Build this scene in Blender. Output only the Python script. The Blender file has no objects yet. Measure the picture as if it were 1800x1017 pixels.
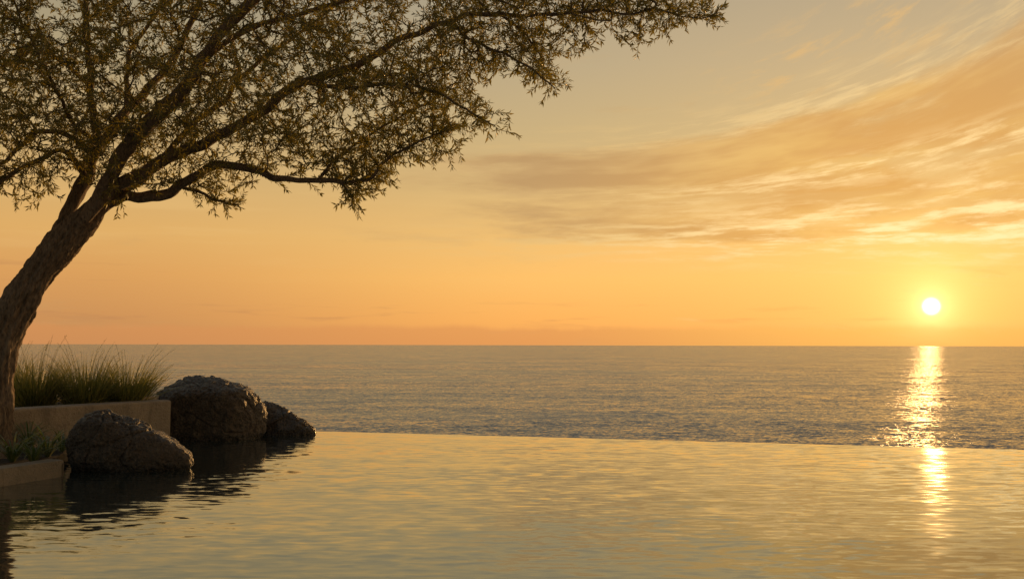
import bpy, bmesh, math, random
import numpy as np
from mathutils import Vector, Matrix, Euler, noise as mn

random.seed(7)
rng = np.random.default_rng(11)
S = bpy.context.scene
COL = S.collection
R = math.radians

# ------------------------------------------------------------------ camera
FPX, CX, CY = 1750.0, 900.0, 508.5           # 35 mm lens, measured on an 1800 px wide frame
PITCH, ROLL, CAMH = math.atan(97.5 / FPX), R(0.13), 1.5
cam = bpy.data.cameras.new("camera")
cam.lens, cam.sensor_width = 35.0, 36.0
cam.clip_start, cam.clip_end = 0.05, 200000.0
camo = bpy.data.objects.new("camera", cam)
COL.objects.link(camo)
CM = Euler((R(90) + PITCH, 0, 0)).to_matrix() @ Matrix.Rotation(ROLL, 3, 'Z')
camo.matrix_world = Matrix.Translation((0, 0, CAMH)) @ CM.to_4x4()
S.camera = camo


def ray(px, py):
    return CM @ Vector(((px - CX) / FPX, (CY - py) / FPX, -1.0))


def at(px, py, y):
    """point on the sight line at distance y in front of the camera"""
    d = ray(px, py)
    return Vector((0, 0, CAMH)) + d * (y / d.y)


def on(px, py, z):
    d = ray(px, py)
    return Vector((0, 0, CAMH)) + d * ((z - CAMH) / d.z)


def lin(r, g, b):
    f = lambda c: ((c / 255 + 0.055) / 1.055) ** 2.4 if c > 10.3 else c / 255 / 12.92
    return (f(r), f(g), f(b), 1.0)


# ------------------------------------------------------------------ sun and sky
sd = ray(1637, 538).normalized()
SUN_EL, SUN_AZ = math.asin(sd.z), math.atan2(sd.x, sd.y)
sl = bpy.data.lights.new("sun", 'SUN')
sl.energy, sl.angle, sl.color = 2.4, R(0.9), (1.0, 0.52, 0.17)
so = bpy.data.objects.new("sun", sl)
so.rotation_euler = sd.to_track_quat('Z', 'Y').to_euler()
so.location = (8, 20, 6)
COL.objects.link(so)

S.view_settings.view_transform = 'Standard'
S.view_settings.look = 'None'
S.view_settings.exposure = 0.0
S.view_settings.gamma = 1.0
S.view_settings.use_curve_mapping = False
S.render.engine = 'CYCLES'
S.cycles.use_denoising = True
S.cycles.max_bounces = 8
S.cycles.sample_clamp_indirect = 4.0
S.cycles.sample_clamp_direct = 18.0


class NT:
    """small helper to write node maths"""
    def __init__(s, nt):
        s.nt = nt

    def new(s, t, **k):
        n = s.nt.nodes.new(t)
        for a, v in k.items():
            setattr(n, a, v)
        return n

    def set(s, sock, v):
        if isinstance(v, bpy.types.NodeSocket):
            s.nt.links.new(v, sock)
        elif v is not None:
            sock.default_value = v

    def m(s, op, a, b=None, c=None, clamp=False):
        n = s.new('ShaderNodeMath', operation=op, use_clamp=clamp)
        for i, v in enumerate((a, b, c)):
            s.set(n.inputs[i], v)
        return n.outputs[0]

    def add(s, *a):
        r = a[0]
        for x in a[1:]:
            r = s.m('ADD', r, x)
        return r

    def mul(s, *a):
        r = a[0]
        for x in a[1:]:
            r = s.m('MULTIPLY', r, x)
        return r

    def sub(s, a, b):
        return s.m('SUBTRACT', a, b)

    def step(s, x, a, b, lo=0.0, hi=1.0):
        n = s.new('ShaderNodeMapRange', interpolation_type='SMOOTHSTEP')
        for i, v in enumerate((x, a, b, lo, hi)):
            s.set(n.inputs[i], v)
        return n.outputs[0]

    def gauss(s, x, c, w):
        t = s.m('DIVIDE', s.sub(x, c), w)
        return s.m('EXPONENT', s.mul(s.mul(t, t), -1.0))

    def vec(s, x, y, z=0.0):
        n = s.new('ShaderNodeCombineXYZ')
        for i, v in enumerate((x, y, z)):
            s.set(n.inputs[i], v)
        return n.outputs[0]

    def noise(s, v, scale, detail=4.0, rough=0.55, dist=0.0, col=False):
        n = s.new('ShaderNodeTexNoise')
        s.set(n.inputs['Vector'], v)
        n.inputs['Scale'].default_value = scale
        n.inputs['Detail'].default_value = detail
        n.inputs['Roughness'].default_value = rough
        n.inputs['Distortion'].default_value = dist
        return n.outputs['Color' if col else 'Fac']

    def ramp(s, f, stops, interp='LINEAR'):
        n = s.new('ShaderNodeValToRGB')
        n.color_ramp.interpolation = interp
        e = n.color_ramp.elements
        while len(e) < len(stops):
            e.new(0.5)
        for el, (p, c) in zip(e, stops):
            el.position = p
            el.color = c
        s.set(n.inputs[0], f)
        return n.outputs[0]

    def mix(s, f, a, b, mode='MIX'):
        n = s.new('ShaderNodeMix', data_type='RGBA', blend_type=mode, clamp_factor=True)
        s.set(n.inputs[0], f)
        s.set(n.inputs[6], a)
        s.set(n.inputs[7], b)
        return n.outputs[2]

    def vm(s, op, a, b=None, scale=None):
        n = s.new('ShaderNodeVectorMath', operation=op)
        s.set(n.inputs[0], a)
        s.set(n.inputs[1], b)
        if scale is not None:
            s.set(n.inputs['Scale'], scale)
        return n.outputs['Value'] if op in ('DOT_PRODUCT', 'LENGTH') else n.outputs[0]


W = bpy.data.worlds.new("World")
S.world = W
W.use_nodes = True
W.node_tree.nodes.clear()
w = NT(W.node_tree)
D = w.new('ShaderNodeTexCoord').outputs['Generated']
sp = w.new('ShaderNodeSeparateXYZ')
w.set(sp.inputs[0], D)
dx, dy, dz = sp.outputs
az = w.m('ARCTAN2', dx, dy)
el = w.m('ARCSINE', dz)
EL = lambda y: math.atan((606 - y) / FPX)           # elevation of a height in the view
AZ = lambda x: math.atan((x - 900) / FPX)
ELM = 0.9


def skyramp(pts):
    return w.ramp(w.m('DIVIDE', w.m('MAXIMUM', el, 0.0), ELM),
                  [(max(0.0, e) / ELM, lin(*c)) for e, c in pts], 'EASE' if False else 'LINEAR')


mid = skyramp([(0.0, (238, 162, 88)), (EL(560), (246, 174, 92)), (EL(490), (248, 188, 104)),
               (EL(420), (234, 187, 114)), (EL(330), (210, 177, 120)), (EL(230), (194, 171, 126)),
               (EL(110), (180, 164, 132)), (EL(0), (168, 157, 133)), (0.42, (136, 143, 136)),
               (0.56, (112, 126, 127)), (0.9, (98, 110, 118))])
left = skyramp([(0.0, (190, 136, 88)), (EL(560), (204, 145, 88)), (EL(490), (217, 158, 92)),
                (EL(420), (222, 172, 102)), (EL(330), (210, 172, 112)), (EL(230), (190, 164, 118)),
                (EL(110), (172, 156, 122)), (EL(0), (158, 148, 122)), (0.42, (128, 136, 130)),
                (0.56, (108, 122, 122)), (0.9, (96, 108, 116))])
base = w.mix(w.step(az, AZ(60), AZ(1000)), left, mid)

# glow of the low sun
ca = w.vm('DOT_PRODUCT', D, tuple(sd))
ang = w.m('ARCCOSINE', w.m('MINIMUM', ca, 0.9999999))
glow1 = w.m('EXPONENT', w.mul(ang, -1 / 0.22))
glow2 = w.m('EXPONENT', w.mul(ang, -1 / 0.030))
gcol = w.vm('ADD', w.vm('SCALE', (1.0, 0.50, 0.09), scale=w.mul(glow1, 0.46)),
            w.vm('SCALE', (1.0, 0.62, 0.20), scale=w.mul(glow2, 0.52)))
lowband = w.step(el, EL(612), EL(560), 0.55, 1.0)
base = w.vm('ADD', base, w.vm('SCALE', gcol, scale=lowband))

# fan of high streaked cloud: E0 follows the streaks, which rise and spread to the right
t = w.m('MAXIMUM', w.sub(az, AZ(1000)), 0.0)
E0 = w.m('DIVIDE', w.sub(el, EL(440)), w.add(1.0, w.mul(w.mul(t, t), 4.9)))
e0 = lambda y: EL(y) - EL(440)
warp = w.noise(w.vec(w.mul(az, 5.0), w.mul(el, 9.0)), 1.0, 3.0, 0.5, col=True)
wv = w.vm('SCALE', w.vm('SUBTRACT', warp, (0.5, 0.5, 0.5)), scale=0.5)
q = w.vm('ADD', w.vec(w.mul(az, 4.0), w.mul(E0, 26.0)), wv)
n1 = w.noise(q, 1.6, 7.0, 0.58)
n2 = w.noise(w.vm('ADD', w.vec(w.mul(az, 7.0), w.mul(E0, 115.0), 3.7), w.vm('SCALE', wv, scale=1.5)), 1.3, 6.0, 0.62)
n3 = w.noise(w.vm('ADD', w.vec(w.mul(az, 20.0), w.mul(E0, 165.0), 8.1), wv), 1.2, 5.0, 0.65)
envE = w.mul(w.step(E0, e0(356), e0(318)), w.step(E0, e0(285), e0(238), 1.0, 0.0))
envA = w.step(az, AZ(480), AZ(1120))
envE2 = w.mul(w.step(E0, e0(442), e0(420)), w.step(E0, e0(352), e0(325), 1.0, 0.0))
env = w.mul(envA, w.add(envE, w.mul(envE2, 0.66)))
thr = w.sub(0.75, w.mul(env, 0.53))
dens = w.step(n1, w.sub(thr, 0.17), w.add(thr, 0.22))
edge = w.mul(w.mul(dens, w.sub(1.0, dens)), 4.0)
near = w.gauss(az, SUN_AZ, 0.42)
tone = w.noise(w.vm('ADD', w.vec(w.mul(az, 6.0), w.mul(E0, 40.0), 2.2), wv), 1.0, 4.0, 0.55)
cdark = w.mix(w.step(ang, 0.10, 0.42), lin(228, 166, 86), lin(188, 148, 100))
clite = w.mix(w.step(ang, 0.10, 0.42), lin(248, 194, 104), lin(214, 176, 120))
ccol = w.mix(w.step(tone, 0.40, 0.68), cdark, clite)
c1 = w.mix(w.mul(dens, 0.80), base, ccol)
# lit wisps along the cloud edges and thin bright streaks below
wis = w.mul(edge, w.step(n3, 0.44, 0.72), w.add(0.18, w.mul(near, 0.7)))
brt = w.ramp(w.step(ang, 0.07, 0.42), [(0.0, (1.25, 0.90, 0.42, 1)), (1.0, lin(234, 194, 126))])
c2 = w.mix(w.mul(wis, 0.42), c1, brt)
bandS = w.add(w.mul(w.gauss(E0, e0(345), 0.009), 0.95), w.mul(w.gauss(E0, e0(428), 0.015), 1.35),
              w.mul(w.gauss(E0, e0(395), 0.012), 0.5), w.mul(w.gauss(E0, e0(246), 0.014), 0.5))
strk = w.mul(w.step(w.add(w.mul(n2, 0.58), w.mul(n3, 0.42)), 0.45, 0.63), bandS, w.mul(w.step(az, AZ(480), AZ(1150)), w.add(0.35, near)))
c3 = w.mix(w.mul(strk, 0.62), c2, brt)
n7 = w.noise(w.vm('ADD', w.vec(w.mul(az, 12.0), w.mul(E0, 60.0), 4.4), w.vm('SCALE', wv, scale=2.5)), 1.4, 7.0, 0.66)
whi = w.mul(w.step(n7, 0.50, 0.70), w.gauss(E0, e0(192), 0.030), w.step(az, AZ(1150), AZ(1420)))
c3 = w.mix(w.mul(whi, 0.7), c3, lin(230, 186, 122))
# faint veils to the left and small low clouds close to the horizon
n4 = w.noise(w.vec(w.mul(az, 4.0), w.mul(el, 60.0), 1.3), 1.0, 5.0, 0.55)
veil = w.mul(w.step(n4, 0.5, 0.72), w.gauss(el, EL(390), 0.05))
c4 = w.mix(w.mul(veil, 0.25), c3, lin(238, 196, 128))
n5 = w.noise(w.vec(w.mul(az, 11.0), w.mul(el, 130.0), 9.2), 1.0, 6.0, 0.55)
lowc = w.mul(w.step(n5, 0.54, 0.72), w.add(w.gauss(el, EL(552), 0.010), w.mul(w.gauss(el, EL(488), 0.008), w.step(az, AZ(250), AZ(420), 1.0, 0.0))))
c5 = w.mix(w.mul(lowc, 0.42), c4, w.mix(w.step(az, AZ(900), AZ(1400)), lin(180, 126, 86), lin(230, 160, 84)))
n6 = w.noise(w.vec(w.mul(az, 14.0), 0.4), 1.0, 5.0, 0.6)
bank = w.step(w.add(el, w.mul(w.sub(n6, 0.5), -0.016)), EL(582), EL(570), 1.0, 0.0)
c6 = w.mix(w.mul(bank, 0.5), c5, w.mix(w.step(ang, 0.02, 0.4), lin(255, 196, 92), lin(218, 146, 86)))
# the disc of the sun
disc = w.step(ang, R(0.14), R(0.62), 1.0, 0.0)
halo = w.m('EXPONENT', w.mul(ang, -1 / 0.0105))
c7 = w.vm('ADD', c6, w.vm('ADD', w.vm('SCALE', (9.0, 7.0, 4.5), scale=w.mul(disc, disc)), w.vm('SCALE', (1.1, 0.70, 0.35), scale=halo)))
bg1 = w.new('ShaderNodeBackground')
w.set(bg1.inputs[0], c7)
bg1.inputs[1].default_value = 1.0
# the rest of the dome (behind, overhead): physical dusk sky
sky = w.new('ShaderNodeTexSky', sky_type='NISHITA')
sky.sun_disc = False
sky.sun_elevation, sky.sun_rotation = SUN_EL, SUN_AZ
sky.air_density, sky.dust_density, sky.ozone_density = 1.2, 2.5, 1.0
bg2 = w.new('ShaderNodeBackground')
w.set(bg2.inputs[0], sky.outputs[0])
bg2.inputs[1].default_value = 0.15
mixs = w.new('ShaderNodeMixShader')
front = w.mul(w.step(w.vm('DOT_PRODUCT', D, (sd.x * 0.5, math.sqrt(1 - sd.x ** 2 * .25), 0)), -0.9, 0.4, 0.13, 1.0), 1.0)
w.set(mixs.inputs[0], front)
w.set(mixs.inputs[1], bg2.outputs[0])
w.set(mixs.inputs[2], bg1.outputs[0])
out = w.new('ShaderNodeOutputWorld')
w.set(out.inputs[0], mixs.outputs[0])


# ------------------------------------------------------------------ helpers
def prop(o, label=None, cat=None, group=None, kind=None):
    for k, v in (('label', label), ('category', cat), ('group', group), ('kind', kind)):
        if v:
            o[k] = v
    return o


def mesh_np(name, verts, faces, mat, parent=None, smooth=False):
    """verts (n,3); faces: list of int arrays, each (k, n_sides)"""
    me = bpy.data.meshes.new(name)
    verts = np.asarray(verts, np.float32)
    me.vertices.add(len(verts))
    me.vertices.foreach_set('co', verts.ravel())
    if not isinstance(faces, list):
        faces = [faces]
    faces = [np.asarray(f, np.int32) for f in faces if len(f)]
    idx = np.concatenate([f.ravel() for f in faces])
    tot = np.concatenate([np.full(len(f), f.shape[1], np.int32) for f in faces])
    st = np.concatenate([[0], np.cumsum(tot)[:-1]]).astype(np.int32)
    me.loops.add(len(idx))
    me.loops.foreach_set('vertex_index', idx)
    me.polygons.add(len(tot))
    me.polygons.foreach_set('loop_start', st)
    me.polygons.foreach_set('use_smooth', np.full(len(tot), smooth))
    me.update(calc_edges=True)
    me.validate()
    me.materials.append(mat)
    o = bpy.data.objects.new(name, me)
    COL.objects.link(o)
    if parent:
        o.parent = parent
        o.matrix_parent_inverse = Matrix.Translation(-Vector(parent.location))
    return o


def empty(name, loc, label, cat, group=None):
    o = bpy.data.objects.new(name, None)
    o.location = loc
    o.empty_display_size = 0.2
    COL.objects.link(o)
    return prop(o, label, cat, group)


def material(name):
    m = bpy.data.materials.new(name)
    m.use_nodes = True
    n = NT(m.node_tree)
    b = m.node_tree.nodes['Principled BSDF']
    return m, n, b


def bump(n, h, strength, dist, b):
    k = n.new('ShaderNodeBump')
    k.inputs['Strength'].default_value = strength
    k.inputs['Distance'].default_value = dist
    n.set(k.inputs['Height'], h)
    n.set(b.inputs['Normal'], k.outputs[0])


# ------------------------------------------------------------------ materials
def water(name, base, rough, layers, patch=None, ior=1.333, skew=0.0, mirror=0.0, aniso=0.8):
    """layers: (size_x, size_y, slope, detail) - slopes of the waves, in metres"""
    m, n, b = material(name)
    P = n.new('ShaderNodeNewGeometry').outputs['Position']
    s = n.new('ShaderNodeSeparateXYZ')
    n.set(s.inputs[0], P)
    x, y = s.outputs[0], s.outputs[1]
    tot = None
    for k, (sx, sy, a, det) in enumerate(layers):
        c = n.noise(n.vec(n.mul(x, 1 / sx), n.mul(y, 1 / sy), 2.3 * k), 1.0, det, 0.55, 0.35, col=True)
        v = n.vm('SUBTRACT', c, (0.5, 0.5, 0.5))
        v = n.vm('MULTIPLY', v, (a * aniso, a, 0))
        tot = v if tot is None else n.vm('ADD', tot, v)
    if patch:
        pn = n.noise(n.vec(n.mul(x, 1 / patch[0]), n.mul(y, 1 / patch[1])), 1.0, 3.0, 0.5)
        tot = n.vm('SCALE', tot, scale=n.step(pn, 0.35, 0.65, patch[2], patch[3]))
    N = n.vm('NORMALIZE', n.vm('ADD', tot, (0, skew, 1)))
    n.set(b.inputs['Normal'], N)
    b.inputs['Base Color'].default_value = base
    b.inputs['Roughness'].default_value = rough
    b.inputs['IOR'].default_value = ior
    if mirror:
        g = n.new('ShaderNodeBsdfPrincipled')               # the bright skin of the water
        g.inputs['Metallic'].default_value = 1.0
        g.inputs['Base Color'].default_value = (0.29, 0.355, 0.375, 1)
        g.inputs['Roughness'].default_value = rough
        n.set(g.inputs['Normal'], N)
        mx = n.new('ShaderNodeMixShader')
        mx.inputs[0].default_value = mirror
        n.set(mx.inputs[1], b.outputs[0])
        n.set(mx.inputs[2], g.outputs[0])
        n.set(m.node_tree.nodes['Material Output'].inputs[0], mx.outputs[0])
    return m


# wind waves lean towards the shore
M_SEA = water('sea_water', (0.085, 0.082, 0.120, 1), 0.06,
              [(40, 14, 0.16, 2), (5.5, 2.4, 0.26, 2), (1.6, 0.8, 0.50, 3), (0.6, 0.35, 0.5, 2)], (420, 110, 0.65, 1.12), skew=-0.10, aniso=2.2)
M_POOL = water('pool_water', (0.045, 0.068, 0.066, 1), 0.046,
               [(1.5, 0.5, 0.065, 2), (0.26, 0.095, 0.175, 2)], (4.5, 3.0, 0.7, 1.15), ior=1.4, mirror=0.74)


def m_bark():
    m, n, b = material('bark')
    P = n.new('ShaderNodeTexCoord').outputs['Object']
    s = n.new('ShaderNodeSeparateXYZ')
    n.set(s.inputs[0], P)
    h1 = n.noise(n.vec(n.mul(s.outputs[0], 34), n.mul(s.outputs[1], 34), n.mul(s.outputs[2], 9)), 1.0, 5, 0.65, 0.6)
    h2 = n.noise(P, 60, 4, 0.6)
    n.set(b.inputs['Base Color'], n.ramp(h1, [(0.3, (0.065, 0.045, 0.032, 1)), (0.7, (0.34, 0.245, 0.17, 1))]))
    b.inputs['Roughness'].default_value = 0.85
    bump(n, n.add(h1, n.mul(h2, 0.3)), 0.9, 0.03, b)
    return m


def m_leaf(name, c1, c2, trans, sat=1.0):
    m, n, b = material(name)
    rnd = n.new('ShaderNodeNewGeometry').outputs['Random Per Island']
    c = n.ramp(rnd, [(0.0, c1), (1.0, c2)])
    n.set(b.inputs['Base Color'], c)
    b.inputs['Roughness'].default_value = 0.5
    tr = n.new('ShaderNodeBsdfTranslucent')
    n.set(tr.inputs[0], n.vm('MULTIPLY', c, trans[:3]))
    ad = n.new('ShaderNodeAddShader')
    n.set(ad.inputs[0], b.outputs[0])
    n.set(ad.inputs[1], tr.outputs[0])
    n.set(m.node_tree.nodes['Material Output'].inputs[0], ad.outputs[0])
    return m


def m_rock(name, seed):
    m, n, b = material(name)
    P = n.vm('ADD', n.new('ShaderNodeTexCoord').outputs['Object'], (seed, 0, 0))
    a = n.noise(P, 3.0, 6, 0.6)
    f = n.noise(P, 26, 6, 0.7)
    v = n.new('ShaderNodeTexVoronoi')
    n.set(v.inputs['Vector'], P)
    v.inputs['Scale'].default_value = 30
    c = n.mix(n.step(f, 0.35, 0.7), (0.036, 0.028, 0.023, 1), (0.15, 0.112, 0.082, 1))
    c = n.mix(n.step(a, 0.48, 0.66), c, (0.085, 0.060, 0.042, 1))
    sz = n.new('ShaderNodeSeparateXYZ')
    n.set(sz.inputs[0], n.new('ShaderNodeNewGeometry').outputs['Position'])
    wet = n.step(n.add(sz.outputs[2], n.mul(n.sub(a, 0.5), 0.25)), 0.05, 0.12, 1.0, 0.0)
    lich = n.mul(n.step(n.noise(P, 5.5, 5, 0.7), 0.56, 0.66), 0.5)
    c = n.mix(lich, c, (0.16, 0.125, 0.085, 1))
    c = n.mix(n.mul(wet, 0.6), c, (0.012, 0.010, 0.009, 1))
    n.set(b.inputs['Base Color'], c)
    n.set(b.inputs['Roughness'], n.mul(n.step(f, 0.3, 0.7, 0.30, 0.62), n.sub(1.0, n.mul(wet, 0.5))))
    bump(n, n.add(n.mul(f, 0.9), n.mul(v.outputs['Distance'], 0.35)), 1.0, 0.05, b)
    return m


def m_concrete(name, c1, c2):
    m, n, b = material(name)
    P = n.new('ShaderNodeTexCoord').outputs['Object']
    a = n.noise(P, 2.2, 6, 0.65)
    f = n.noise(P, 45, 4, 0.6)
    c = n.mix(n.step(a, 0.35, 0.68), c1, c2)
    c = n.mix(n.mul(n.step(f, 0.55, 0.72), 0.4), c, (0.07, 0.06, 0.05, 1))
    s_ = n.new('ShaderNodeSeparateXYZ')
    n.set(s_.inputs[0], P)
    st = n.noise(n.vec(n.mul(s_.outputs[0], 7), n.mul(s_.outputs[1], 7), n.mul(s_.outputs[2], 0.8)), 1.0, 5, 0.6)
    c = n.mix(n.mul(n.step(st, 0.5, 0.68), 0.45), c, (0.10, 0.08, 0.06, 1))
    c = n.mix(n.mul(n.step(n.noise(P, 14, 5, 0.7), 0.55, 0.66), 0.3), c, (0.12, 0.10, 0.075, 1))
    n.set(b.inputs['Base Color'], c)
    b.inputs['Roughness'].default_value = 0.8
    bump(n, n.add(f, n.mul(n.noise(P, 9, 5, 0.6), 1.2)), 0.8, 0.02, b)
    return m


def m_soil(name, c1, c2):
    m, n, b = material(name)
    P = n.new('ShaderNodeTexCoord').outputs['Object']
    f = n.noise(P, 20, 6, 0.7)
    n.set(b.inputs['Base Color'], n.ramp(f, [(0.3, c1), (0.7, c2)]))
    b.inputs['Roughness'].default_value = 0.95
    bump(n, f, 1.0, 0.05, b)
    return m


M_BARK = m_bark()
M_LEAF = m_leaf('tree_leaf', (0.050, 0.054, 0.016, 1), (0.14, 0.122, 0.036, 1), (1.55, 1.40, 0.5, 1))
M_GRASS = m_leaf('grass_blade', (0.045, 0.062, 0.022, 1), (0.17, 0.155, 0.06, 1), (1.3, 1.15, 0.5, 1))
M_STRAP = m_leaf('strap_leaf', (0.045, 0.065, 0.025, 1), (0.12, 0.12, 0.05, 1), (0.7, 0.8, 0.3, 1))
M_CONC = m_concrete('cast_concrete', (0.24, 0.195, 0.15, 1), (0.35, 0.28, 0.21, 1))
M_CURB = m_concrete('curb_stone', (0.20, 0.165, 0.125, 1), (0.29, 0.235, 0.18, 1))
M_SUNLIT = m_concrete('sunlit_wall', (0.45, 0.36, 0.26, 1), (0.56, 0.45, 0.33, 1))  # low sunlight on the return wall, put into its pale warm colour
M_SOIL = m_soil('dark_soil', (0.015, 0.011, 0.008, 1), (0.05, 0.036, 0.025, 1))
M_HILL = m_soil('dry_hillside', (0.05, 0.045, 0.025, 1), (0.14, 0.11, 0.07, 1))


# ------------------------------------------------------------------ setting
def sheet(name, pts, z, mat):
    v = [(p[0], p[1], z) for p in pts]
    return prop(mesh_np(name, v, [np.arange(len(v))[None]], mat), kind='structure')


SEAZ = -15.0
FAR = 90000.0
sheet('sea', [(-FAR, 34), (FAR, 34), (FAR, FAR), (-FAR, FAR)], SEAZ, M_SEA)

PL, PR = on(556, 757.2, 0), on(1800, 790, 0)
ed = (PR - PL).normalized()                     # direction of the overflow edge
nrm = Vector((-ed.y, ed.x, 0))                  # outwards, to the sea
EA, EB = PL - ed * 7.5, PR + ed * 9
sheet('pool_water', [(EA.x, EA.y), (-12, -5), (18, -5), (EB.x, EB.y)], 0.0, M_POOL)


def prism(name, pts, z0, z1, mat, parent=None, bevel=0.0, seg=3):
    bm = bmesh.new()
    lo = [bm.verts.new((p[0], p[1], z0)) for p in pts]
    hi = [bm.verts.new((p[0], p[1], z1)) for p in pts]
    n = len(pts)
    bm.faces.new(lo[::-1])
    bm.faces.new(hi)
    for i in range(n):
        j = (i + 1) % n
        bm.faces.new((lo[i], lo[j], hi[j], hi[i]))
    bmesh.ops.recalc_face_normals(bm, faces=bm.faces[:])
    if bevel:
        es = [e for e in bm.edges if max(v.co.z for v in e.verts) > z1 - 1e-5]
        bmesh.ops.bevel(bm, geom=es, offset=bevel, segments=seg, affect='EDGES', profile=0.5)
    me = bpy.data.meshes.new(name)
    bm.to_mesh(me)
    bm.free()
    me.materials.append(mat)
    o = bpy.data.objects.new(name, me)
    COL.objects.link(o)
    if parent:
        o.parent = parent
        o.matrix_parent_inverse = Matrix.Translation(-Vector(parent.location))
    return o


# weir under the lip of the water, and the slope down to the sea
a, b_ = EA - nrm * 0.28, EB - nrm * 0.28
a2, b2 = EA - nrm * 0.004, EB - nrm * 0.004
prop(prism('pool_weir', [a, a2, b2, b_], -2.6, -0.012, M_CURB), kind='structure')


def hillside():
    nx, ny = 60, 24
    V = []
    for j in range(ny):
        for i in range(nx):
            x = -70 + i * 120 / (nx - 1)
            u = j / (ny - 1)
            y = 19.5 + u * 24 - 0.25 * max(min(x, 20), -20)
            z = -0.9 - 15.5 * u ** 0.9
            z += 0.9 * min(1, u * 4) * mn.fractal((x * .13, y * .17, 0.3), 1.0, 2.0, 5)
            V.append((x, y, min(z, -0.75 - u * 3)))
    F = [(j * nx + i, j * nx + i + 1, (j + 1) * nx + i + 1, (j + 1) * nx + i) for j in range(ny - 1) for i in range(nx - 1)]
    prop(mesh_np('hillside', V, [np.array(F)], M_HILL, smooth=True), kind='structure')


hillside()

# upper planter: front wall, its return and the soil
ZW = 0.65
W0, W1 = on(-420, 744.4, ZW), on(302, 702.5, ZW)
wd = (W1 - W0).normalized()
wn = Vector((-wd.y, wd.x, 0))                   # towards the back
planter = empty('planter_wall', (W1.x, W1.y, 0), 'long straight beige concrete planter wall holding the tall grasses', 'wall')
prism('front_wall', [W0, W1, W1 + wn * 0.36, W0 + wn * 0.36], -0.3, ZW, M_CONC, planter, 0.035, 3)
RB = at(262, 683, 17.6)
r0 = W1 + wn * 0.362 - wd * 0.30
r1 = Vector((RB.x, RB.y, 0))
rd = (r1 - r0).normalized()
rn = Vector((rd.y, -rd.x, 0))
prism('return_wall', [r0, r0 + wd * 0.29, r1 + rn * 0.45, r1], -0.3, 0.70, M_SUNLIT, planter, 0.03, 2)
SB = W0 + wn * 3.2


def soil(name, poly4, z, amp, mat, n=24):
    A, B, C_, D_ = [Vector(p) for p in poly4]
    V = []
    for j in range(n):
        for i in range(n):
            u, v = i / (n - 1), j / (n - 1)
            p = (A * (1 - u) + B * u) * (1 - v) + (D_ * (1 - u) + C_ * u) * v
            V.append((p.x, p.y, z + amp * mn.fractal((p.x * 3, p.y * 3, 1), 1.0, 2.0, 4)))
    F = [(j * n + i, j * n + i + 1, (j + 1) * n + i + 1, (j + 1) * n + i) for j in range(n - 1) for i in range(n - 1)]
    return prop(mesh_np(name, V, [np.array(F)], mat, smooth=True), kind='structure')


soil('planter_soil', [W0 + wn * .361, W1 + wn * .361 - wd * .31, r1 - rn * .01, SB + wn * .5], 0.585, 0.03, M_SOIL)

# low curb along the pool and the bed behind it
K0, K1 = on(-190, 886, 0), on(119, 835.5, 0)
kd = (K1 - K0).normalized()
kn = Vector((-kd.y, kd.x, 0))
kpts = [K0, K1 - kd * .10]
for k in range(5):
    th = k / 4 * math.pi / 2
    kpts.append(K1 - kd * .10 + kn * .10 + (kd * math.sin(th) - kn * math.cos(th)) * .10)
kpts += [K1 + kn * .28, K0 + kn * .28]
curb = prop(prism('pool_curb', kpts, -0.4, 0.185, M_CURB, None, 0.035, 4),
            'low rounded stone curb edging the pool below the tree', 'curb')
bedA, bedB = K0 + kn * .281, K1 + kn * .281
soil('bed_soil', [bedA, bedB, Vector((W1.x - 1.2, W1.y - .2, 0)), Vector((W0.x - 2, W0.y + .2, 0))], 0.13, 0.03, M_SOIL)


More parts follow.
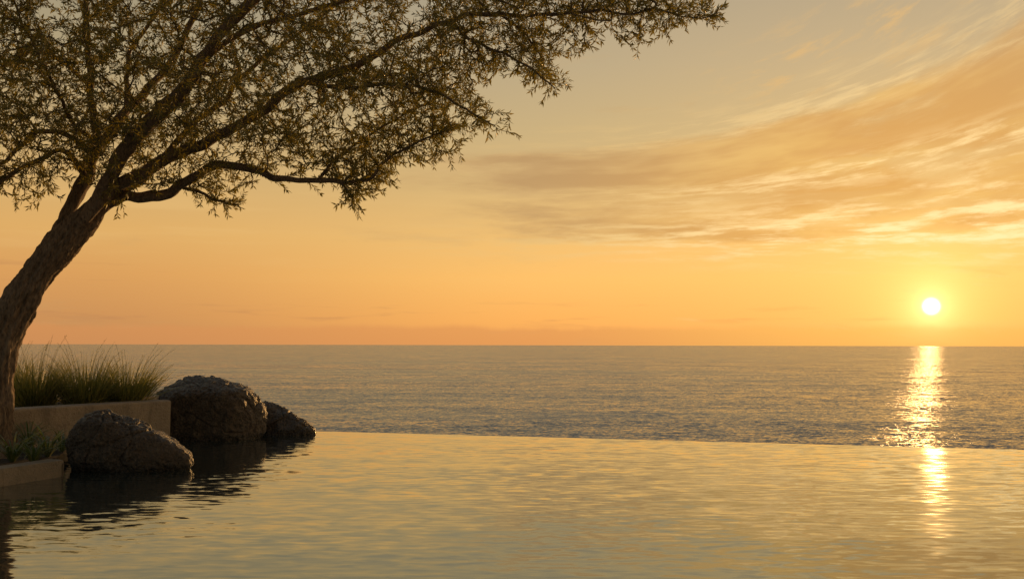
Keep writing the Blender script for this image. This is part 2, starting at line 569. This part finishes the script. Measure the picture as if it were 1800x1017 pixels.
# ------------------------------------------------------------------ rocks
def boulder(name, org, d, core, comps, seed, label, yscale=0.8, mat=None):
    """comps: (px, py, half width px, half height px, depth shift m); org is the inner point in px"""
    sc = d / FPX
    O = at(org[0], org[1], d)
    bm = bmesh.new()
    bmesh.ops.create_icosphere(bm, subdivisions=7, radius=1)
    U = np.array([v.co[:] for v in bm.verts])
    F = np.array([[v.index for v in f.verts] for f in bm.faces])
    bm.free()
    rs = []
    hx, hy, pp = core
    h = np.array([hx * sc, hx * sc * yscale, hy * sc])
    rs.append((np.abs(U / h) ** pp).sum(1) ** (-1 / pp))          # boxy core of the stone
    for (px, py, hx, hy, dd) in comps:
        c = np.array([(px - org[0]) * sc, dd, (org[1] - py) * sc])
        h = np.array([hx * sc, hx * sc * yscale, hy * sc])
        u, cc = U / h, c / h
        A = (u * u).sum(1)
        B = (u * cc).sum(1)
        C_ = (cc * cc).sum() - 1
        disc_ = B * B - A * C_
        r = np.where(disc_ > 0, (B + np.sqrt(np.maximum(disc_, 0))) / A, 0)
        rs.append(np.maximum(r, 0.02))
    rs = np.array(rs)
    pw = 16.0
    r = (rs ** pw).sum(0) ** (1 / pw)
    fr = np.random.default_rng(40 + seed)
    P = U * r[:, None]
    for _ in range(26):                                            # broad broken faces
        nv = fr.normal(size=3)
        nv[1] -= 0.4
        nv /= np.linalg.norm(nv)
        dd = (P @ nv).max() * fr.uniform(0.80, 0.95)
        un = np.maximum(U @ nv, 1e-3)
        lim = dd / un
        k_ = 30.0
        r = -np.log(np.exp(-k_ * np.minimum(r, 9)) + np.exp(-k_ * np.minimum(lim, 9))) / k_
    P = U * r[:, None]
    off = Vector((seed * 7.3, seed * 3.1, seed))
    out_ = np.empty(len(P))
    for i, p in enumerate(P):
        v = Vector(p)
        q1 = v * 1.9 + off
        lo = mn.fractal(q1, 1.0, 2.1, 3)
        wv_ = v + mn.noise_vector(v * 2 + off) * .25
        dv = mn.voronoi(wv_ * 2.4 + off)[0]
        cr = dv[1] - dv[0]
        mi = mn.fractal(v * 6 + off, 0.9, 2.1, 3)
        fi = mn.fractal(v * 17 + off, 0.55, 2.1, 4)
        pit = mn.noise(v * 27 + off)
        out_[i] = 0.060 * lo - 0.032 * max(0, 0.08 - cr) / 0.08 + 0.024 * mi + (0.010 + 0.018 * max(0, lo + .2)) * fi - 0.03 * max(0, pit - .22)
    P = P * (1.065 + out_ / np.maximum(r, .2))[:, None]
    base = Vector((O.x, O.y, 0))
    o = mesh_np(name, P + np.array([0, 0, O.z]), [F], mat, smooth=True)
    o.location = base
    return prop(o, label, 'boulder')


M_ROCK = [m_rock('basalt', 0.0), m_rock('basalt_b', 5.0), m_rock('basalt_c', 11.0)]
boulder('boulder', (362, 742), 16.2, (86, 74, 3.0),
        [(405, 738, 50, 66, 0.0), (424, 782, 52, 52, -0.1), (345, 702, 46, 45, 0.1), (296, 745, 24, 62, 0.1)],
        1, 'tallest dark brown boulder, beside the right end of the concrete planter wall', mat=M_ROCK[0])
boulder('boulder', (192, 790), 12.2, (74, 65, 2.8),
        [(255, 800, 72, 47, 0.0), (304, 818, 42, 44, -0.05), (165, 768, 44, 44, 0.1)],
        2, 'nearest boulder, long and low, standing in the pool in front of the planter wall', mat=M_ROCK[1])
boulder('boulder', (478, 762), 17.0, (44, 52, 2.2),
        [(508, 782, 54, 46, -0.1), (455, 755, 45, 46, 0.1)],
        3, 'smallest boulder, low and rounded, at the left end of the pool overflow edge', mat=M_ROCK[2])


# ------------------------------------------------------------------ tree
def catmull(P, n):
    P = np.asarray(P, float)
    Q = np.vstack([2 * P[0] - P[1], P, 2 * P[-1] - P[-2]])
    res = []
    for i in range(len(P) - 1):
        p0, p1, p2, p3 = Q[i:i + 4]
        for k in range(n):
            u = k / n
            res.append(0.5 * ((2 * p1) + (-p0 + p2) * u + (2 * p0 - 5 * p1 + 4 * p2 - p3) * u * u + (-p0 + 3 * p1 - 3 * p2 + p3) * u ** 3))
    res.append(P[-1])
    return np.array(res)


TD = 12.3
SC = TD / FPX


def limb(pts, d0, d1, n=6):
    """pts: (px, py, radius px); returns (n,4) array of x, y, z, radius in metres"""
    L = []
    m_ = len(pts) - 1
    for i, (x, y, r) in enumerate(pts):
        r = r * (1.0 if pts[0][2] > 30 else 0.80)
        p = at(x, y, TD + d0 + (d1 - d0) * i / m_)
        L.append((p.x, p.y, p.z, r * SC))
    return catmull(L, n)


def frames(P):
    T = np.gradient(P, axis=0)
    T /= np.linalg.norm(T, axis=1)[:, None] + 1e-9
    a = np.array([0.13, 0.9, 0.2])
    Nn = []
    n = a - T[0] * (a @ T[0])
    for t_ in T:
        n = n - t_ * (n @ t_)
        n /= np.linalg.norm(n) + 1e-9
        Nn.append(n)
    Nn = np.array(Nn)
    return T, Nn, np.cross(T, Nn)


def tube(L, sides, disp=None):
    """swept tube along L (x,y,z,r)"""
    P, r = L[:, :3], L[:, 3]
    T, A, B = frames(P)
    th = np.linspace(0, 2 * np.pi, sides, endpoint=False)
    rr = np.repeat(r[:, None], sides, 1)
    if disp is not None:
        s_ = np.concatenate([[0], np.cumsum(np.linalg.norm(np.diff(P, axis=0), axis=1))])
        rr = rr * disp(s_, th, r)
    V = P[:, None] + rr[..., None] * (np.cos(th)[None, :, None] * A[:, None] + np.sin(th)[None, :, None] * B[:, None])
    n = len(P)
    i, j = np.meshgrid(np.arange(n - 1), np.arange(sides), indexing='ij')
    k = (j + 1) % sides
    F = np.stack([i * sides + j, i * sides + k, (i + 1) * sides + k, (i + 1) * sides + j], -1).reshape(-1, 4)
    return V.reshape(-1, 3), F


def barky(seed, amp=1.0):
    def f(s_, th, r):
        o = np.ones((len(s_), len(th)))
        for i, s1 in enumerate(s_):
            for j, t_ in enumerate(th):
                c, sn = math.cos(t_), math.sin(t_)
                tw = t_ + s1 * 0.5
                c2, s2 = math.cos(tw), math.sin(tw)
                lump = mn.fractal((c * 1.1 + seed, sn * 1.1, s1 * 2.2), 1.0, 2.0, 3)
                rid = 1 - 2 * abs(mn.noise((c2 * 3.6 + seed, s2 * 3.6, s1 * 2.0)))
                fin = mn.fractal((c2 * 9 + seed, s2 * 9, s1 * 9), 0.8, 2.0, 3)
                o[i, j] += amp * (0.26 * lump + 0.15 * rid + 0.09 * fin)
        return o
    return f


base_pt = at(-14, 800, TD)
tree = empty('tree', (base_pt.x, base_pt.y, 0.1), 'leaning gnarled tree with a broad fine leaved crown overhanging the pool', 'tree')

L_TRUNK = limb([(-14, 815, 36), (-12, 780, 29), (-9, 720, 26), (-5, 660, 25), (4, 610, 25), (20, 566, 26), (42, 522, 26.5),
                (66, 484, 25.5), (92, 449, 26), (119, 417, 25), (146, 388, 21), (170, 361, 17), (195, 338, 12), (222, 318, 9), (240, 305, 6)], 0, 0, 16)
V, F = tube(L_TRUNK, 96, barky(1.0))
mesh_np('trunk', V, [F], M_BARK, tree, True)

LIMBS = [
    ([(92, 440, 16), (108, 402, 15), (122, 366, 13.5), (145, 326, 14.5), (159, 285, 13), (170, 252, 11), (165, 206, 8), (158, 145, 7),
      (154, 60, 6), (150, -40, 5), (135, -140, 4), (110, -240, 2.5)], 0.0, 0.9),
    ([(168, 260, 9), (194, 235, 11), (223, 194, 10), (252, 165, 9), (285, 128, 8), (318, 80, 7), (345, 10, 6), (380, -90, 4), (400, -200, 2)], 0.3, 2.0),
    ([(140, 395, 12), (160, 368, 13), (180, 336, 13), (202, 295, 13.5), (231, 250, 15), (264, 215, 15), (301, 182, 14), (330, 149, 13), (355, 104, 12),
      (390, 57, 11), (446, 0, 10), (510, -75, 7), (580, -160, 5), (640, -240, 2)], -0.1, -1.3),
    ([(150, 385, 10), (178, 352, 12), (205, 326, 13), (248, 306, 12.5), (297, 277, 12), (339, 260, 11), (380, 240, 10), (430, 217, 9.5), (479, 181, 9),
      (514, 153, 8.5), (557, 138, 8), (605, 122, 7.5), (644, 106, 7), (687, 77, 6.2), (734, 59, 5.5), (785, 39, 5), (833, 25, 4.5), (900, 26, 4),
      (962, 27, 3.4), (1037, 20, 2.8), (1100, 25, 2.2), (1150, 18, 1.8), (1190, 28, 1.4), (1235, 30, 1.1), (1262, 22, 0.8)], -0.2, -0.6),
    ([(152, 395, 10), (180, 366, 11), (215, 349, 10.5), (256, 347, 11), (297, 339, 10.5), (330, 318, 9.5), (363, 297, 8.5), (396, 291, 8), (447, 299, 7),
      (494, 315, 6), (549, 315, 5.2), (605, 320, 4.5), (644, 314, 3.4), (667, 295, 3), (691, 271, 2.6), (720, 256, 2.2), (760, 240, 1.8), (800, 226, 1.3)], 0.15, -0.9),
    ([(200, 330, 8), (240, 325, 9), (280, 285, 8), (322, 240, 7.5), (359, 202, 7), (396, 178, 6.5), (420, 140, 6), (460, 105, 5), (520, 60, 4), (590, 10, 3), (660, -50, 2)], 0.3, 1.7),
    ([(222, 196, 6), (224, 150, 6), (226, 120, 5.5), (232, 86, 5), (264, 41, 4.5), (285, 8, 4), (300, -60, 2.5)], 0.9, 1.6),
    ([(166, 246, 5), (136, 223, 4.5), (111, 186, 4), (97, 150, 3.5), (70, 100, 3), (40, 40, 2.5), (0, -60, 2)], 0.35, -0.9),
    ([(152, 312, 7), (125, 275, 6), (99, 264, 5.5), (74, 277, 5), (29, 301, 4.5), (0, 322, 4), (-60, 335, 3), (-140, 345, 2)], 0.1, -0.8),
    ([(162, 270, 7), (120, 238, 6), (70, 232, 5.5), (30, 262, 5), (0, 288, 4.5), (-70, 300, 4), (-160, 290, 2)], 0.3, 1.0),
    ([(157, 150, 5), (110, 110, 5), (60, 90, 4.5), (0, 120, 4), (-80, 130, 3), (-170, 120, 2)], 0.7, 1.6),
    ([(322, 330, 4), (351, 337, 3.4), (384, 354, 2.6), (420, 363, 1.4)], 0.05, -0.3),
    ([(600, 321, 3.2), (614, 338, 2.2), (622, 355, 1.4)], -0.55, -0.7),
    ([(540, 145, 5), (600, 155, 4.5), (660, 150, 4), (720, 150, 3.2), (780, 170, 2.6), (840, 205, 1.8), (870, 218, 1)], -0.35, -1.6),
    ([(560, 315, 3), (590, 280, 3), (640, 245, 2.8), (700, 205, 2.2), (760, 180, 1.5)], -0.5, 0.7),
    ([(790, 38, 4), (830, 70, 3.2), (875, 90, 2.6), (930, 120, 2), (975, 155, 1.2)], -0.4, -1.1),
    ([(880, 26, 3), (925, 60, 2.4), (948, 100, 1.8), (970, 140, 1.2)], -0.45, 0.2),
    ([(350, 110, 7), (420, 60, 6), (520, 25, 5), (640, -10, 4), (760, -60, 3), (860, -100, 2)], -0.9, 0.6),
]
skel = []
skel_r = []
for k, (pts, d0, d1) in enumerate(LIMBS):
    L = limb(pts, d0, d1, 7)
    n = len(L)
    wob = np.array([[mn.noise((i * .23, k * 5.1, c)) for c in range(3)] for i in range(n)]) * 0.035
    L[:, :3] += wob * 1.0 * np.minimum(1, np.arange(n) / 8)[:, None]
    big = k in (0, 1, 2, 3, 4)
    V, F = tube(L, 28 if big else 12, barky(3.0 + k, 0.7) if big else None)
    mesh_np('limb', V, [F], M_BARK, tree, True)
    s0 = 10 if k in (0, 2, 3, 4) else 3
    skel.append(L[s0:, :3])
    skel_r.append(L[s0:, 3])
SK = np.vstack(skel)

POLY = np.array([(-380, 330), (-260, 385), (-130, 372), (0, 352), (60, 362), (92, 365), (104, 330), (135, 318), (158, 345), (178, 352), (196, 396), (212, 392),
                 (238, 358), (330, 330), (392, 358), (432, 340), (505, 338), (565, 328), (622, 358), (664, 348), (690, 318), (742, 296),
                 (815, 290), (850, 270), (832, 246), (878, 226), (850, 185), (885, 140), (955, 152), (982, 165), (980, 120), (1002, 98), (1050, 104),
                 (1064, 70), (1105, 82), (1136, 114), (1150, 72), (1192, 84), (1188, 52), (1220, 80), (1222, 40), (1268, 22), (1220, -40),
                 (1080, -120), (860, -230), (600, -310), (250, -350), (-150, -290), (-360, -60), (-420, 180)], float)


def inside(x, y):
    c = np.zeros(len(x), bool)
    n = len(POLY)
    j = n - 1
    for i in range(n):
        xi, yi = POLY[i]
        xj, yj = POLY[j]
        k = ((yi > y) != (yj > y)) & (x < (xj - xi) * (y - yi) / (yj - yi + 1e-12) + xi)
        c ^= k
        j = i
    return c


def edge_dist(x, y):
    d = np.full(len(x), 1e9)
    n = len(POLY)
    for i in range(n):
        a_, b_2 = POLY[i], POLY[(i + 1) % n]
        e = b_2 - a_
        u = np.clip(((x - a_[0]) * e[0] + (y - a_[1]) * e[1]) / (e @ e), 0, 1)
        d = np.minimum(d, np.hypot(x - a_[0] - u * e[0], y - a_[1] - u * e[1]))
    return d


N_ATT = 10200
X, Y = rng.uniform(-420, 1275, 62000), rng.uniform(-350, 400, 62000)
k = inside(X, Y)
X, Y = X[k], Y[k]
ED = edge_dist(X, Y)
clump = np.array([mn.fractal((x * .011, y * .014, 0.7), 1.0, 2.0, 3) for x, y in zip(X, Y)])
keep = (ED > 12) & (rng.random(len(X)) < np.clip(0.75 + 0.8 * clump, 0.15, 1.0) * np.clip(0.5 + ED / 110, 0, 1))
X, Y, ED = X[keep][:N_ATT], Y[keep][:N_ATT], ED[keep][:N_ATT]
half = np.minimum(1.9, 0.10 + ED * 0.011)
DEP = TD - 0.2 + rng.uniform(-1, 1, len(X)) * half
ATT = np.array([at(x, y, d)[:] for x, y, d in zip(X, Y, DEP)])
# short side shoots on the thin ends of the limbs
ex = []
for a_, r_ in zip(skel, skel_r):
    for p_, q_ in zip(a_, r_):
        if q_ < 3.6 * SC:
            for _ in range(3):
                ex.append(p_ + rng.normal(0, 0.07, 3) + np.array([0, 0, 0.02]))
ATT = np.vstack([ATT, np.array(ex)])
N_ORIG = len(X)
dsk = np.array([np.min(((SK - p) ** 2).sum(1)) for p in ATT])
order = np.argsort(dsk)

MAXN = 220000
NODE = np.empty((MAXN, 3))
NDIR = np.zeros((MAXN, 3))
NPAR = np.full(MAXN, -1)
nn = len(SK)
NODE[:nn] = SK
o_ = 0
for a_ in skel:
    NDIR[o_:o_ + len(a_)] = np.gradient(a_, axis=0)
    o_ += len(a_)
NDIR[:nn] /= np.linalg.norm(NDIR[:nn], axis=1)[:, None] + 1e-9
paths = []
from mathutils.kdtree import KDTree
kd_ = None
for oi, ai in enumerate(order):
    if oi % 350 == 0:
        kd_ = KDTree(nn)
        for i in range(nn):
            kd_.insert(NODE[i], i)
        kd_.balance()
    p = ATT[ai]
    cand = np.array([c[1] for c in kd_.find_n(p, 24)])
    dv = p - NODE[cand]
    d2 = np.sqrt((dv ** 2).sum(1))
    al = (dv * NDIR[cand]).sum(1) / (d2 + 1e-6)
    cost = d2 * (1.25 - 0.4 * al)
    cost[d2 < 0.05] = 9
    bi = int(np.argmin(cost))
    b0 = int(cand[bi])
    ln = d2[bi]
    if cost[bi] > 8:
        continue
    if ln > 1.7:
        continue
    c0 = NODE[b0]
    out_dir = NDIR[b0] * 0.5 + dv[bi] / ln * 0.5
    c1_ = c0 + out_dir * ln * 0.45 + np.array([0, 0, 0.06 * ln]) + rng.normal(0, 0.05 * ln, 3)
    ns = max(3, int(ln / 0.07) + 1)
    u = np.linspace(0, 1, ns + 1)[:, None]
    path = (1 - u) ** 2 * c0 + 2 * u * (1 - u) * c1_ + u * u * p
    ids = np.arange(nn, nn + ns)
    NODE[ids] = path[1:]
    # the young tip runs on and bows a little
    tl = rng.uniform(0.05, 0.20) * (1.0 if ai < N_ORIG else 0.6)
    td = path[-1] - path[-2]
    td = td / (np.linalg.norm(td) + 1e-9) * 0.55 + dv[bi] / ln * 0.45 + rng.normal(0, 0.25, 3) + np.array([0.06, 0, -0.05])
    td /= np.linalg.norm(td)
    e1 = path[-1] + td * tl * .5
    path = np.vstack([path, e1, e1 + (td + np.array([0, 0, -0.05])) * tl * .5])
    ns += 2
    ids = np.arange(nn, nn + ns)
    NODE[ids] = path[1:]
    g = np.gradient(path, axis=0)[1:]
    NDIR[ids] = g / (np.linalg.norm(g, axis=1)[:, None] + 1e-9)
    NPAR[ids] = np.concatenate([[b0], ids[:-1]])
    nn += ns
    paths.append((b0, ids))
cnt = np.zeros(nn)
for b0, ids in reversed(paths):
    cnt[ids[-1]] += 1
    for i in ids[::-1]:
        pz = NPAR[i]
        cnt[pz] += cnt[i]
tv, tf, vo = [], [], 0
for b0, ids in paths:
    P = np.vstack([NODE[b0], NODE[ids]])
    rad = np.minimum(0.0016 * np.sqrt(cnt[ids]) + 0.0004, 0.02)
    rad = np.concatenate([[rad[0]], rad])
    L = np.column_stack([P, rad])
    v_, f_ = tube(L, 4)
    tv.append(v_)
    tf.append(f_ + vo)
    vo += len(v_)
mesh_np('twigs', np.vstack(tv), [np.vstack(tf)], M_BARK, tree, True)

# leaves in opposite pairs along the last stretch of each twig
lp, ld = [], []
for b0, ids in paths:
    P = np.vstack([NODE[b0], NODE[ids]])
    sg = np.linalg.norm(np.diff(P, axis=0), axis=1)
    s_ = np.concatenate([[0], np.cumsum(sg)])
    Lr = min(s_[-1], 0.42)
    q_ = np.arange(s_[-1] - Lr + 0.015, s_[-1] + 0.001, 0.032)
    pos = np.stack([np.interp(q_, s_, P[:, c]) for c in range(3)], 1)
    dr = np.stack([np.interp(q_, s_, np.gradient(P[:, c], s_)) for c in range(3)], 1)
    lp.append(pos)
    ld.append(dr)
    lp.append(pos[-1:])
    ld.append(dr[-1:])
lp, ld = np.vstack(lp), np.vstack(ld)
ld /= np.linalg.norm(ld, axis=1)[:, None] + 1e-9


def leaf_cloud(pos, dr, ln, wd_, spread, name, mat, parent):
    n = len(pos)
    rv = rng.normal(size=(n, 3))
    rv -= dr * (rv * dr).sum(1)[:, None]
    rv /= np.linalg.norm(rv, axis=1)[:, None] + 1e-9
    Vs, Fs, o = [], [], 0
    for sgn in (1, -1):
        sp_ = rng.uniform(spread[0], spread[1], (n, 1))
        ax = dr * np.cos(sp_) + rv * sgn * np.sin(sp_)
        ax += rng.normal(0, .16, (n, 3)) + np.array([0, 0, -0.10])
        ax /= np.linalg.norm(ax, axis=1)[:, None]
        side = np.cross(ax, rng.normal(size=(n, 3)))
        side /= np.linalg.norm(side, axis=1)[:, None] + 1e-9
        up = np.cross(side, ax)
        l = rng.uniform(ln[0], ln[1], (n, 1))
        w_ = l * wd_ * rng.uniform(.8, 1.2, (n, 1))
        bend = rng.uniform(-.12, .05, (n, 1)) * l
        b1 = pos
        m1 = pos + ax * l * .45 - up * w_ * .25
        t1 = pos + ax * l + up * bend
        l1 = pos + ax * l * .42 + side * w_ * .5
        r1_ = pos + ax * l * .42 - side * w_ * .5
        V_ = np.stack([b1, r1_, m1, l1, t1], 1).reshape(-1, 3)
        i = np.arange(n)[:, None] * 5 + o
        Fs.append(np.concatenate([i + [0, 1, 2], i + [0, 2, 3], i + [1, 4, 2], i + [2, 4, 3]]))
        Vs.append(V_)
        o += len(V_)
    return mesh_np(name, np.vstack(Vs), [np.vstack(Fs)], mat, parent)


leaf_cloud(lp, ld, (0.042, 0.094), 0.23, (0.4, 1.05), 'foliage', M_LEAF, tree)
import sys; print('leaves', len(lp) * 2, 'twigs', len(paths), 'nodes', nn, file=open('/tmp/cnt.txt', 'w'))


# ------------------------------------------------------------------ grasses and bed plants
def ribbon(P, wdt, side):
    """P (n,3), widths (n,), side (3,)"""
    n = len(P)
    V = np.concatenate([P - side * wdt[:, None], P + side * wdt[:, None]])
    i = np.arange(n - 1)
    return V, np.stack([i, i + 1, i + 1 + n, i + n], 1)


def blade_path(base, az_, lean, ln, n, droop):
    u = np.linspace(0, 1, n)
    ang_ = lean + droop * u ** 1.6
    st = np.stack([np.cos(az_) * np.sin(ang_), np.sin(az_) * np.sin(ang_), np.cos(ang_)], 1) * ln / (n - 1)
    return base + np.concatenate([[np.zeros(3)], np.cumsum(st[:-1], axis=0)])


def grass(px, d, z, h, nb, ns, seed, label, rad=0.16, bias=0.0):
    rg = np.random.default_rng(seed)
    p = at(px, 690, d)
    b = np.array([p.x, p.y, z])
    root = empty('ornamental_grass', tuple(b), label, 'grass clump', 'grass clumps in the planter')
    root['kind'] = 'thing'
    Vs, Fs, o = [], [], 0
    for _ in range(nb):
        a_ = rg.uniform(0, 2 * np.pi)
        rr = rad * math.sqrt(rg.random())
        bs = b + np.array([math.cos(a_) * rr, math.sin(a_) * rr, -0.02])
        lean = abs(rg.normal(0.0, 0.34)) + 0.8 * rr
        P = blade_path(bs, a_ + rg.normal(0, .5), lean, h * rg.uniform(.35, .95), 6, rg.uniform(.0, 1.0) + (1.2 if rg.random() < .08 else 0))
        P[:, 0] += bias * (P[:, 2] - z)
        wd_ = np.array([.8, 1, .9, .7, .42, .06]) * rg.uniform(.0040, .0080)
        sd_ = rg.normal(size=3)
        sd_ /= np.linalg.norm(sd_)
        v_, f_ = ribbon(P, wd_, sd_)
        Vs.append(v_)
        Fs.append(f_ + o)
        o += len(v_)
    mesh_np('blades', np.vstack(Vs), [np.vstack(Fs)], M_GRASS, root)
    Vs, Fs, F3, o = [], [], [], 0
    for _ in range(ns):
        a_ = rg.uniform(0, 2 * np.pi)
        rr = rad * .6 * math.sqrt(rg.random())
        bs = b + np.array([math.cos(a_) * rr, math.sin(a_) * rr, 0])
        P = blade_path(bs, a_, abs(rg.normal(.15, .25)) + .3 * rr, h * rg.uniform(.85, 1.25), 9, rg.uniform(.2, .9))
        P[:, 0] += bias * 1.2 * (P[:, 2] - z)
        L = np.column_stack([P, np.linspace(.0026, .0012, 9)])
        v_, f_ = tube(L, 4)
        Vs.append(v_)
        Fs.append(f_ + o)
        o += len(v_)
        for q_ in np.linspace(5.0, 8.0, 15):                     # spikelets
            i0 = min(int(q_), 7)
            c = P[i0] + (P[i0 + 1] - P[i0]) * (q_ - i0)
            dd = (P[i0 + 1] - P[i0]) / np.linalg.norm(P[i0 + 1] - P[i0]) + rg.normal(0, .35, 3)
            dd /= np.linalg.norm(dd)
            sd_ = np.cross(dd, rg.normal(size=3))
            sd_ /= np.linalg.norm(sd_)
            l_ = rg.uniform(.016, .034)
            v_ = np.array([c, c + dd * l_ * .5 + sd_ * .0035, c + dd * l_, c + dd * l_ * .5 - sd_ * .0035])
            Vs.append(v_)
            Fs.append(np.array([[0, 1, 2, 3]]) + o)
            o += 4
    mesh_np('seed_stalks', np.vstack(Vs), [np.vstack(Fs)], M_GRASS, root)


grass(62, 14.7, .58, .95, 900, 16, 21, 'grass clump closest to the tree trunk, partly hidden by it', .25)
grass(148, 14.9, .58, .95, 900, 20, 22, 'tallest grass clump, in the middle of the planter behind the concrete wall', .25)
grass(222, 15.3, .58, .86, 860, 18, 23, 'grass clump at the right end of the planter, arching over towards the tallest boulder', .24, .14)
grass(20, 15.4, .58, .95, 600, 10, 24, 'grass clump directly behind the trunk of the leaning tree', .22)


def strappy(px, py, z, n, ln, seed, label):
    rg = np.random.default_rng(seed)
    p = on(px, py, z)
    b = np.array(p[:])
    Vs, Fs, o = [], [], 0
    for k in range(n):
        a_ = k * 2.4 + rg.normal(0, .2)
        P = blade_path(b + np.array([math.cos(a_), math.sin(a_), 0]) * .02, a_, rg.uniform(.15, .6), ln * rg.uniform(.6, 1.15), 9, rg.uniform(1.0, 2.5))
        wd_ = np.array([.55, .8, 1, 1, .95, .85, .65, .4, .04]) * rg.uniform(.007, .012)
        sd_ = np.array([-math.sin(a_), math.cos(a_), rg.normal(0, .15)])
        nrm_ = np.array([0, 0, 1.0])
        m = len(P)
        mid_ = P - nrm_ * wd_[:, None] * .35
        V = np.concatenate([P - sd_ * wd_[:, None], mid_, P + sd_ * wd_[:, None]])
        i = np.arange(m - 1)
        F = np.concatenate([np.stack([i, i + 1, i + 1 + m, i + m], 1), np.stack([i + m, i + m + 1, i + 1 + 2 * m, i + 2 * m], 1)])
        Vs.append(V)
        Fs.append(F + o)
        o += len(V)
    ob = mesh_np('strap_leaf_plant', np.vstack(Vs) - b, [np.vstack(Fs)], M_STRAP, smooth=True)
    ob.location = tuple(b)
    return prop(ob, label, 'plant', 'strap leaved plants in the bed', 'thing')


strappy(84, 803, .13, 44, .50, 31, 'strap leaved plant beside the nearest boulder, behind the rounded end of the curb')
strappy(50, 790, .13, 44, .56, 32, 'strap leaved plant right of the foot of the tree trunk, against the wall')
strappy(22, 812, .13, 44, .50, 33, 'strap leaved plant in front of the tree trunk at the left edge of the picture')
strappy(108, 794, .13, 22, .42, 34, 'small strap leaved plant tucked behind the nearest boulder')
strappy(58, 815, .13, 40, .42, 35, 'low strap leaved plant directly behind the middle of the curb')
